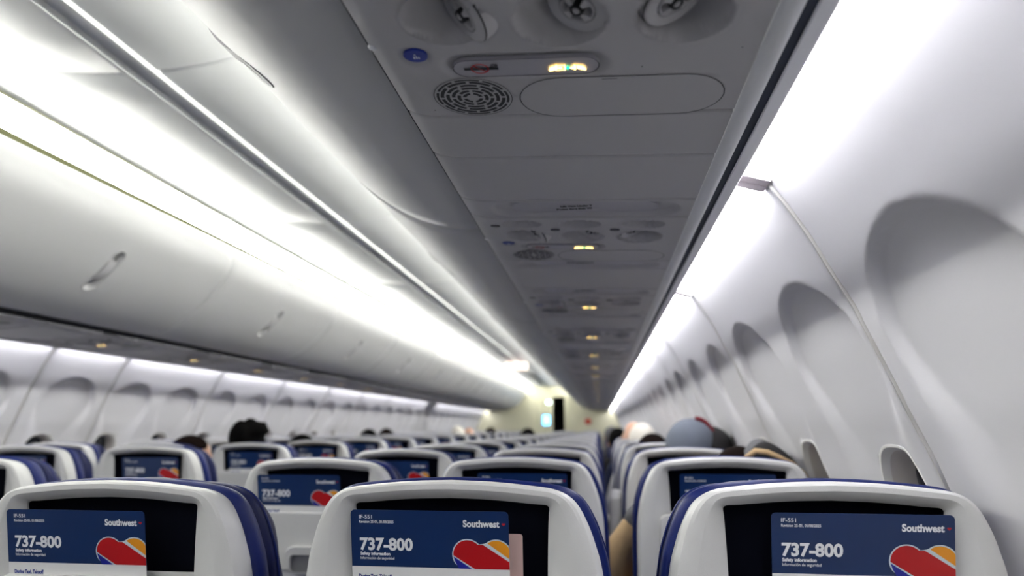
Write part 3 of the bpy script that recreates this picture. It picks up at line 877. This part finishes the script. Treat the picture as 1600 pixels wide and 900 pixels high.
# ------------------------------------------------------------------ safety cards
CW, CH = .2345, .150
def card_meshes():
    D = {}
    g = G(); o = round_rect(0, CW, -CH, 0, .006)
    lo = [(x, z) for x, z in o if True]
    # front face split at the white strip
    zs = -.0835
    top = [(x, z) for x, z in o if z > zs] 
    g.loft([[(x, .0008, z) for x, z in o], [(x, 0, z) for x, z in o]], 0, cap0=True)
    up = sorted([p for p in o if p[1] > -.01], key=lambda p: p[0]); dn = sorted([p for p in o if p[1] < -.14], key=lambda p: -p[0])
    g.add([(x, 0, z) for x, z in up + [(CW, zs), (0, zs)]], [tuple(range(len(up) + 2))], 0)
    g.add([(x, 0, z) for x, z in [(0, zs), (CW, zs)] + dn], [tuple(range(len(dn) + 2))], 1)
    D['card'] = g.mesh('safety_card', [M_CARD, M_CARDW], False)
    def put(G_, body, size, bold, u, v, width, k=0):
        vs, fs = text_mesh(body, size, M_INK, bold, 'LEFT', width)
        x0 = min(p.x for p in vs)
        G_.add([(u + p.x - x0, -.0003, -v + p.y) for p in vs], fs, k)
    g = G()
    put(g, 'IF-551', .0078, .0001, .013, .0125, .0195)
    put(g, 'Revision 25-01, 01/08/2025', .0056, .00012, .013, .0190, .052)
    put(g, '737-800', .0245, .0009, .013, .0585, .080)
    put(g, 'Safety information', .0066, .00028, .0135, .0665, .0450)
    put(g, 'Informaci\u00f3n de seguridad', .0058, .00005, .0135, .0728, .0510)
    put(g, 'Southwest', .0138, .0005, .1680, .0225, .0535)
    D['lettering'] = g.mesh('lettering', M_INK, False, fix=False)
    g = G(); put(g, 'During Taxi, Takeoff', .0085, .0004, .0100, .1010, .050); D['strip_lettering'] = g.mesh('strip_lettering', M_INKN, False, fix=False)
    g = G()
    def arc(c, r, a0, a1, n=18): return [(c[0] + r * math.cos(math.radians(a0 + (a1 - a0) * i / n)), c[1] + r * math.sin(math.radians(a0 + (a1 - a0) * i / n))) for i in range(n + 1)]
    mm = .001; E_ = CW / mm
    def P(pts, k, off): g.add([(u * mm, off, v * mm) for u, v in pts], [tuple(range(len(pts)))], k)
    def clipu(pts): return [(min(u, E_), max(v, -83.5)) for u, v in pts]
    c1, c2 = (174, -63), (216, -63)
    P(clipu(arc(c1, 23, 215, 42) + [(198.5, -46.5)] + arc(c2, 23, 130, 20) + [(E_, -83.5), (164, -83.5)]), 0, -.0003)
    P(clipu(arc(c1, 21.2, 183, 45) + [(196.5, -48), (E_, -72.5), (E_, -83.5), (184.0, -83.5)]), 1, -.0005)
    P(clipu(arc(c2, 21.2, 127, 22) + [(E_, -68)]), 2, -.0005)
    P([(153.0, -66.5), (181, -80), (160.5, -80), (155, -73.5)] if False else [(153.0, -66.0), (179.5, -83.5), (161.0, -83.5), (155.6, -74.0)], 3, -.0005)
    h = lambda a, b: (a, b)
    P([h(224.2, -17.6), h(226.0, -16.2), h(227.4, -17.0), h(228.8, -16.2), h(230.4, -17.6), h(227.4, -20.6)], 1, -.0003)
    D['emblem'] = g.mesh('emblem', [M_SILVER, M_RED, M_ORANGE, M_BLUE], False, fix=False)
    return D
CARD = card_meshes()
def make_card(x, y, dx, dz, label, grp):
    """dx: left edge from the seat centre line, dz: top edge below the seat top"""
    px, py, pz = rk(dx, -.0175, dz)
    o = link('safety_card', CARD['card'], None, (x + px, y + py, pz))
    o.rotation_euler = (math.atan(RAKE) + .105, 0, 0)
    o.scale = (.985, 1, .985)
    tag(o, label, 'safety card', grp)
    link('lettering', CARD['lettering'], o); link('strip_lettering', CARD['strip_lettering'], o); link('emblem', CARD['emblem'], o)
    return o

COLX = {'aisle': X0 - .759, 'middle': X0 - .220, 'window': X0 + .311}
def px_of(p):
    q = Vector(p) - EYE; z = q.dot(cf); return 800 + FPX * q.dot(cr) / z, 450 + FPX * q.dot(cd) / z
CARDX = {(1, 'aisle', 0): -.158, (1, 'middle', 0): -.143, (1, 'window', 0): -.086, (1, 'aisle', 1): -.160, (1, 'middle', 1): -.098, (1, 'window', 1): -.118}
for k in range(20):
    for side in (1, -1):
        Y = (1.01 if side > 0 else .91) + .80 * k
        sd = 'right' if side > 0 else 'left'
        for cn, cx in COLX.items():
            x = cx if side > 0 else -cx
            if Y > 16.4: continue
            if px_of((x + .24, Y + .05, TOPZ))[0] < -2: continue
            if k > 11 and (cn == 'middle') and side < 0: pass
            dzs = ({'aisle': -.005, 'middle': 0, 'window': .003}[cn] if side > 0 else (.006 if k == 2 else 0))
            make_seat(x, Y, 'blue leather seat with white plastic back, %s column, %s row on the %s side' % (cn, ORD[k if side > 0 else max(0, k - 1)], sd), 'airline seats in rows of three', raised=(side > 0 and cn == 'window' and k == 2)).location.z = dzs
            rr = random.Random(k * 31 + int(x * 100))
            dx = CARDX.get((side, cn, k), rr.choice([-.145, -.120, -.090, -.105]))
            make_card(x, Y, dx, dzs - .041 - (.004 if (cn == 'aisle') else 0) - rr.uniform(0, .003),
                      'navy safety card in the pocket of the %s-column seat, %s row on the %s side' % (cn, ORD[k if side > 0 else max(0, k - 1)], sd), 'navy safety cards in seat pockets')
# a pale leaflet tucked behind the nearest middle card
g = G(); o = round_rect(-.10, .1045, -.15, -.078, .004); g.loft([[rk(x, .0125, z) for x, z in o], [rk(x, .0135, z) for x, z in o]], cap0=True, cap1=True)
tag(link('leaflet', g.mesh('leaflet', M_PINK, False), None, (COLX['middle'], 1.01, 0)), 'pale pink leaflet sticking out behind the nearest middle safety card', 'leaflet')

# ------------------------------------------------------------------ people
def person_base():
    """seated figure, origin on the floor under the seat back, facing +y; head top at z = 1.25"""
    V = [((0, .26, .50), .115), ((0, .24, .64), .115), ((0, .22, .80), .125), ((0, .225, .92), .105), ((0, .235, 1.00), .055), ((0, .25, 1.08), .052),
         ((-.09, .30, .54), .085), ((-.10, .66, .55), .062), ((-.10, .70, .30), .052), ((-.10, .68, .09), .042), ((-.10, .80, .06), .036),
         ((.09, .30, .54), .085), ((.10, .66, .55), .062), ((.10, .70, .30), .052), ((.10, .68, .09), .042), ((.10, .80, .06), .036),
         ((-.15, .225, .90), .068), ((-.205, .25, .74), .048), ((-.19, .42, .66), .040), ((-.12, .54, .65), .030),
         ((.15, .225, .90), .068), ((.205, .25, .74), .048), ((.19, .42, .66), .040), ((.12, .54, .65), .030)]
    Ed = [(0, 1), (1, 2), (2, 3), (3, 4), (4, 5), (0, 6), (6, 7), (7, 8), (8, 9), (9, 10), (0, 11), (11, 12), (12, 13), (13, 14), (14, 15), (3, 16), (16, 17), (17, 18), (18, 19), (3, 20), (20, 21), (21, 22), (22, 23)]
    for hx in (-1, 1):                                       # hands: palm and five fingers
        w = 19 if hx < 0 else 23; b = Vector(V[w][0]); n = len(V)
        V.append(((b.x - hx * .02, b.y + .05, b.z), .026)); Ed.append((w, n)); palm = n
        for q in range(4):
            off = (q - 1.5) * .016; l = (.045, .055, .052, .040)[q]
            V.append(((b.x - hx * .035 + off, b.y + .085, b.z), .009)); V.append(((b.x - hx * .04 + off, b.y + .085 + l * .6, b.z - .006), .008)); V.append(((b.x - hx * .042 + off, b.y + .085 + l, b.z - .022), .007))
            Ed += [(palm, len(V) - 3), (len(V) - 3, len(V) - 2), (len(V) - 2, len(V) - 1)]
        V.append(((b.x - hx * .055, b.y + .05, b.z - .006), .010)); V.append(((b.x - hx * .068, b.y + .075, b.z - .012), .008)); Ed += [(palm, len(V) - 2), (len(V) - 2, len(V) - 1)]
    me = bpy.data.meshes.new('figure_tmp'); me.from_pydata([v[0] for v in V], Ed, [])
    ob = bpy.data.objects.new('figure_tmp', me); COL.objects.link(ob)
    sk = ob.modifiers.new('skin', 'SKIN'); sub = ob.modifiers.new('sub', 'SUBSURF'); sub.levels = 1; sub.render_levels = 1
    if not me.skin_vertices: me.skin_vertices.new() if hasattr(me.skin_vertices, 'new') else None
    for i, d in enumerate(me.skin_vertices[0].data):
        d.radius = (V[i][1], V[i][1]); d.use_root = (i == 0)
    dg = bpy.context.evaluated_depsgraph_get()
    body = bpy.data.meshes.new_from_object(ob.evaluated_get(dg)); bpy.data.objects.remove(ob); bpy.data.meshes.remove(me)
    g = G(); g.add([v.co[:] for v in body.vertices], [tuple(p.vertices) for p in body.polygons]); bpy.data.meshes.remove(body)
    def head(q):
        x, y, z = q; dz = (z - 1.135) / .115
        k = 1 - .22 * max(0, -dz) ** 1.4; x *= k
        if y > .27: y += .012 * max(0, -dz)                 # jaw forward
        return (x, y, z)
    g.ellipsoid((0, .262, 1.135), (.077, .097, .115), 0, 28, 18, head)
    g.ellipsoid((0, .362, 1.118), (.014, .018, .024)); g.ellipsoid((0, .356, 1.075), (.026, .010, .009)); g.ellipsoid((0, .352, 1.040), (.026, .014, .018))
    for sx in (-1, 1):
        g.ellipsoid((sx * .080, .262, 1.120), (.010, .020, .032)); g.ellipsoid((sx * .030, .350, 1.135), (.014, .010, .009))
    m2 = g.mesh('figure', M_SKIN)
    ob = bpy.data.objects.new('figure_tmp', m2); COL.objects.link(ob)
    rm = ob.modifiers.new('remesh', 'REMESH'); rm.mode = 'VOXEL'; rm.voxel_size = .0075
    sm = ob.modifiers.new('smooth', 'SMOOTH'); sm.factor = .5; sm.iterations = 3
    dg = bpy.context.evaluated_depsgraph_get()
    out = bpy.data.meshes.new_from_object(ob.evaluated_get(dg)); bpy.data.objects.remove(ob)
    return out
FIG = person_base()
def figure(skin, cloth, pants):
    me = FIG.copy(); me.materials.clear()
    for m in (skin, cloth, pants): me.materials.append(m)
    idx = []
    for p in me.polygons:
        c = p.center
        if c.z > 1.02 or (c.y > .555 and c.z > .6 and abs(c.x) < .19): idx.append(0)
        elif c.z < .47 or (c.z < .62 and c.y > .36): idx.append(2)
        else: idx.append(1)
    me.polygons.foreach_set('material_index', idx); me.polygons.foreach_set('use_smooth', [True] * len(me.polygons))
    return me
def hair_mesh(kind):
    g = G(); rd = random.Random(hash(kind) % 7 if False else len(kind))
    def f(q):
        x, y, z = q
        if y > .30 and z < 1.175: y = .30 + (y - .30) * .25
        if kind == 'spiky':
            dx, dy, dz = x, y - .25, z - 1.14
            n = math.sin(dx * 95) * math.cos(dy * 80 + 1) * .006 + math.sin(dx * 47 + dy * 60) * .005
            l = 1 + (n + .008) / .1 * smooth01(-.02, .08, dz)
            x, y, z = dx * l, .25 + dy * l, 1.14 + dz * l
            if dx > .05 and dz > .05: x += .03; z += .004
        return (x, y, z)
    if kind == 'bald': g.ellipsoid((0, .235, 1.09), (.084, .080, .055), 0, 24, 12, f)
    else: g.ellipsoid((0, .248, 1.150), (.087, .105, .108), 0, 40, 24, f)
    if kind == 'long': g.ellipsoid((0, .195, 1.03), (.085, .05, .14))
    return g.mesh('hair', M_HAIRB, True, 70)
HM = {k: hair_mesh(k) for k in ('short', 'spiky', 'long', 'bald')}
def person(x, y, top, label, skin, cloth, pants, hair, hmat, lean=0.0, turn=0.0, grp=None):
    """(x, y): head centre in the cabin, top: height of the hair above the floor"""
    s = (top - .0) / 1.262
    t = thing('person', label, 'person', (x, y - .25, 0), grp)
    t.scale = (1, 1, s); t.rotation_euler = (0, 0, turn)
    if turn: t.location = (x + .25 * math.sin(turn), y - .25 * math.cos(turn), 0)
    link('body', figure(skin, cloth, pants), t)
    if hair:
        me = HM[hair].copy(); me.materials.clear(); me.materials.append(hmat); link('hair', me, t)
    return t
def cabx(x): return x + X0
person(cabx(-1.885), 3.55, Z0 + .040, 'person with spiky black hair rising above a left-side aisle seat', M_SKIN, M_DARKW, M_NAVYC, 'spiky', M_HAIRB)
person(cabx(-2.19), 3.52, Z0 - .034, 'person with dark hair and yellow top, face turned to the aisle', M_SKIN2, M_YELLOWC, M_NAVYC, 'short', M_HAIRD, turn=-1.25)
person(cabx(-1.93), 4.35, Z0 - .036, 'person with flat black hair barely above a left-side aisle seat', M_SKIN, M_DARKW, M_NAVYC, 'short', M_HAIRB)
person(cabx(-2.30), 6.75, Z0 - .008, 'dark-haired person, middle column on the left, nearer of two', M_SKIN, M_NAVYC, M_DARKW, 'short', M_HAIRB)
person(cabx(-2.37), 7.55, Z0 - .004, 'dark-haired person, middle column on the left, farther of two', M_SKIN, M_GREYW, M_DARKW, 'short', M_HAIRD)
person(cabx(-1.72), 8.35, Z0 + .024, 'white-haired person in a far left-side aisle seat', M_SKIN2, M_WHITEC, M_NAVYC, 'short', M_HAIRW)
person(cabx(-1.74), 9.15, Z0 + .008, 'bald person just ahead of the white-haired one on the left', M_SKIN2, M_DARKW, M_NAVYC, 'bald', M_HAIRD)
person(cabx(-1.70), 10.75, Z0 + .010, 'dark-haired person two rows past the bald one on the left', M_SKIN, M_DARKW, M_NAVYC, 'short', M_HAIRD)
person(cabx(-.80), 7.70, Z0 - .002, 'dark-haired person in black in a far right-side aisle seat', M_SKIN, M_DARKW, M_DARKW, 'long', M_HAIRB)
cp = person(cabx(.365), 2.90, Z0 + .012, 'person in a grey knit cap with maroon edge, right-side window seat', M_SKIN, M_DARKW, M_NAVYC, 'long', M_HAIRB)
person(cabx(.267), 3.68, Z0 - .024, 'person with rounded dark hair right ahead of the knit cap', M_SKIN, M_DARKW, M_NAVYC, 'short', M_HAIRD)
person(cabx(.262), 4.48, Z0 + .034, 'white-haired person in the right-side window column', M_SKIN2, M_WHITEC, M_NAVYC, 'short', M_HAIRW)
person(cabx(.245), 5.27, Z0 + .054, 'bald light-skinned person ahead of the white-haired one on the right', M_SKIN2, M_NAVYC, M_NAVYC, 'bald', M_HAIRD)
person(cabx(.15), 6.10, Z0 + .004, 'dark-haired person past the bald one on the right', M_SKIN, M_DARKW, M_NAVYC, 'short', M_HAIRB)
person(cabx(.13), 8.5, Z0 + .02, 'grey-haired person deep in the right-side window column', M_SKIN2, M_GREYW, M_NAVYC, 'short', M_GREYW)
# knit cap: crown and maroon edge band
cap = thing('knit_cap', 'grey knit cap with maroon edge worn in the right-side window column', 'cap', (cabx(.362), 2.90, Z0 - .075))
g = G(); rings = []
for i in range(11):
    a = math.radians(90 * i / 10); r = math.cos(a); z = math.sin(a)
    rings.append([((.100 * r + .004 * math.sin(9 * 2 * math.pi * q / 36) * r) * math.cos(2 * math.pi * q / 36), (.115 * r) * math.sin(2 * math.pi * q / 36) - .01 * z, .112 * z) for q in range(36)])
g.loft(rings, cap1=True); g.loft([rings[0], [(x * .94, y * .94, z - .03) for x, y, z in rings[0]]])
link('crown', g.mesh('crown', M_KNIT, True, 70), cap)
g = G(); g.tube([(.020 + .072 * math.cos(math.radians(a)), -.040, .108 * math.sin(math.radians(a)) + .002) for a in range(-15, 100, 9)], .009, 8)
g2 = G(); g2.ellipsoid((.075, .015, -.01), (.095, .10, .092), 0, 26, 16); link('flap', g2.mesh('flap', M_DARKW, True, 70), cap)['label'] = 'black side flap'
b = link('edge_band', g.mesh('edge_band', M_MAROON, True, 60), cap); b['label'] = 'maroon band'

# passenger in the second right-side row: hood against the wall, sleeve in the gap between the seats
t = person(cabx(.395), 2.10, Z0 - .050, 'person in grey hood with tan edge leaning on the wall, second right-side window seat', M_SKIN, M_GREYW, M_NAVYC, 'short', M_HAIRD)
t.scale = (1, 1, 1); t.location.z = -.11
def loc(x, y, z): return (x - .395, y - 1.85, z + Z0 + .11)
def jk(q):
    x, y, z = q; return (x, y, z + .008 * math.sin(x * 50) + .006 * math.sin(y * 70 + x * 30))
g = G(); g.ellipsoid(loc(.450, 2.05, -.140), (.066, .12, .100), 0, 30, 18, jk)
link('hood', g.mesh('hood', M_GREYW, True, 70), t)
g = G(); g.ellipsoid(loc(.455, 1.97, -.125), (.072, .075, .082), 0, 30, 18, jk); x = link('hood_lining', g.mesh('hood_lining', M_DARKW, True, 70), t); x['label'] = 'black lining'
g = G(); g.tube([loc(*p) for p in ((.375, 1.97, -.115), (.385, 1.935, -.078), (.405, 1.92, -.060), (.435, 1.915, -.064), (.465, 1.915, -.078), (.50, 1.92, -.096), (.525, 1.93, -.118), (.54, 1.94, -.150))], .0075, 8)
x = link('hood_edge', g.mesh('hood_edge', M_TAN, True, 60), t); x['label'] = 'tan edge'
g = G(); g.tube([loc(*p) for p in ((.20, 2.08, -.24), (.145, 2.07, -.265), (.10, 2.06, -.30), (.060, 2.05, -.345), (.040, 2.06, -.395), (.045, 2.12, -.44), (.07, 2.28, -.48), (.11, 2.42, -.50))], [.060, .062, .062, .060, .056, .052, .046, .036], 16)
sl = link('sleeve', g.mesh('sleeve', M_TAN, True, 60), t); sl['label'] = 'tan canvas sleeve'
g = G(); g.ellipsoid(loc(.135, 2.06, -.262), (.075, .075, .062), 0, 26, 16, jk); x = link('shoulder_patch', g.mesh('shoulder_patch', M_GREYW, True, 70), t); x['label'] = 'grey shoulder'
g = G(); g.tube([loc(*p) for p in ((.10, 1.99, -.36), (.085, 1.985, -.40), (.075, 1.985, -.45))], .010, 8); x = link('strap', g.mesh('strap', M_STRAPY, True, 60), t); x['label'] = 'yellow strap'

# ------------------------------------------------------------------ forward end of the cabin
YB = 16.9
def bulk(x0, x1, z0, z1, m, name='wall_front', d=.06):
    g = G(); g.box(((x0 + x1) / 2, YB + d / 2, (z0 + z1) / 2), (x1 - x0, d, z1 - z0), .01); return struct(name, g.mesh(name, m, True, 40))
bulk(.40, 1.9, 0, 2.3, M_BEIGE); bulk(-1.9, .08, 0, 2.3, M_BEIGE); bulk(.08, .40, 1.93, 2.3, M_BEIGE)
g = G(); g.box((0, 20.4, 1.1), (3.6, .06, 2.4), .01); struct('wall_forward', g.mesh('wall_forward', M_DARKROOM, True, 40))
g = G(); g.box((0, Y_BACK - .03, 1.1), (3.8, .06, 2.6), .01); struct('wall_back_added', g.mesh('wall_back_added', M_WALL, True, 40))  # added closing wall behind the camera to keep light in; cabin runs on
# doorway frame, beige-green
for x in (-.20, .075):
    g = G(); g.box((x, YB - .01, .96), (.07, .10, 1.93), .02); tn += 1; struct('trim_%d' % tn, g.mesh('door_post', M_BEIGE, True, 40))
sc_ = thing('screen', 'small glowing blue screen beside the forward doorway', 'screen', (-.05, YB - .015, 1.375))
g = G(); g.box((0, 0, 0), (.20, .03, .26), .01); link('housing', g.mesh('housing', M_BLACK, True, 40), sc_)
M_SCR = mat('blue screen', (0.1, 0.3, 0.7), .3, emit=(.12, .52, 1.0), strength=4.5)
g = G(); g.box((0, -.018, 0), (.16, .008, .22), .003); link('display', g.mesh('display', M_SCR, True, 40), sc_)
l = thing('entry_light', 'small pale green lamp above the forward doorway', 'light', (.02, YB - .055, 1.80))
g = G(); g.ellipsoid((0, 0, 0), (.07, .03, .05)); link('lens', g.mesh('lens', mat('pale green lamp', (.6, .9, .8), .4, emit=(.75, 1.0, .9), strength=3.0), True, 60), l)
g = G(); g.box((0, .03, 0), (.18, .04, .13), .01); link('base', g.mesh('base', M_BEIGE, True, 40), l)
r = thing('round_plaque', 'round red plaque on the forward bulkhead to the right of the doorway', 'plaque', (.96, YB - .02, 1.345))
g = G(); g.loft([[(.075 * k * math.cos(2 * math.pi * q / 28), y, .075 * k * math.sin(2 * math.pi * q / 28)) for q in range(28)] for k, y in ((1, .02), (1, -.004), (.9, -.012))], cap1=True)
link('disc', g.mesh('disc', M_RED, True, 40), r)
g = G(); g.add([(x, -.0135, z) for x, z in ((.0, .055), (.05, .03), (.055, -.01), (.02, .01))], [(0, 1, 2, 3)]); link('orange_mark', g.mesh('orange_mark', M_ORANGE, False), r)
# exit sign under the ceiling
e = thing('exit_sign', 'lit white ceiling sign with red lettering over the aisle', 'sign', (0.02, 10.2, Z0 + .900))
g = G(); g.box((0, 0, 0), (.34, .05, .115), .012); link('housing', g.mesh('housing', mat('lit exit sign', (.9, .85, .8), .4, emit=(1.0, .80, .66), strength=.7), True, 40), e)
vs, fs = text_mesh('EXIT', .115, M_RED, .002, 'CENTER', .24)
g = G(); g.add([(v.x, -.027, v.y - .040) for v in vs], fs); link('lettering', g.mesh('lettering', mat('lit red letters', (.7, .05, .03), .4, emit=(.9, .12, .06), strength=.8), False, fix=False), e)
g = G(); g.box((0, 0, .072), (.10, .03, .03), .006); link('mount', g.mesh('mount', M_CEIL, True, 40), e)
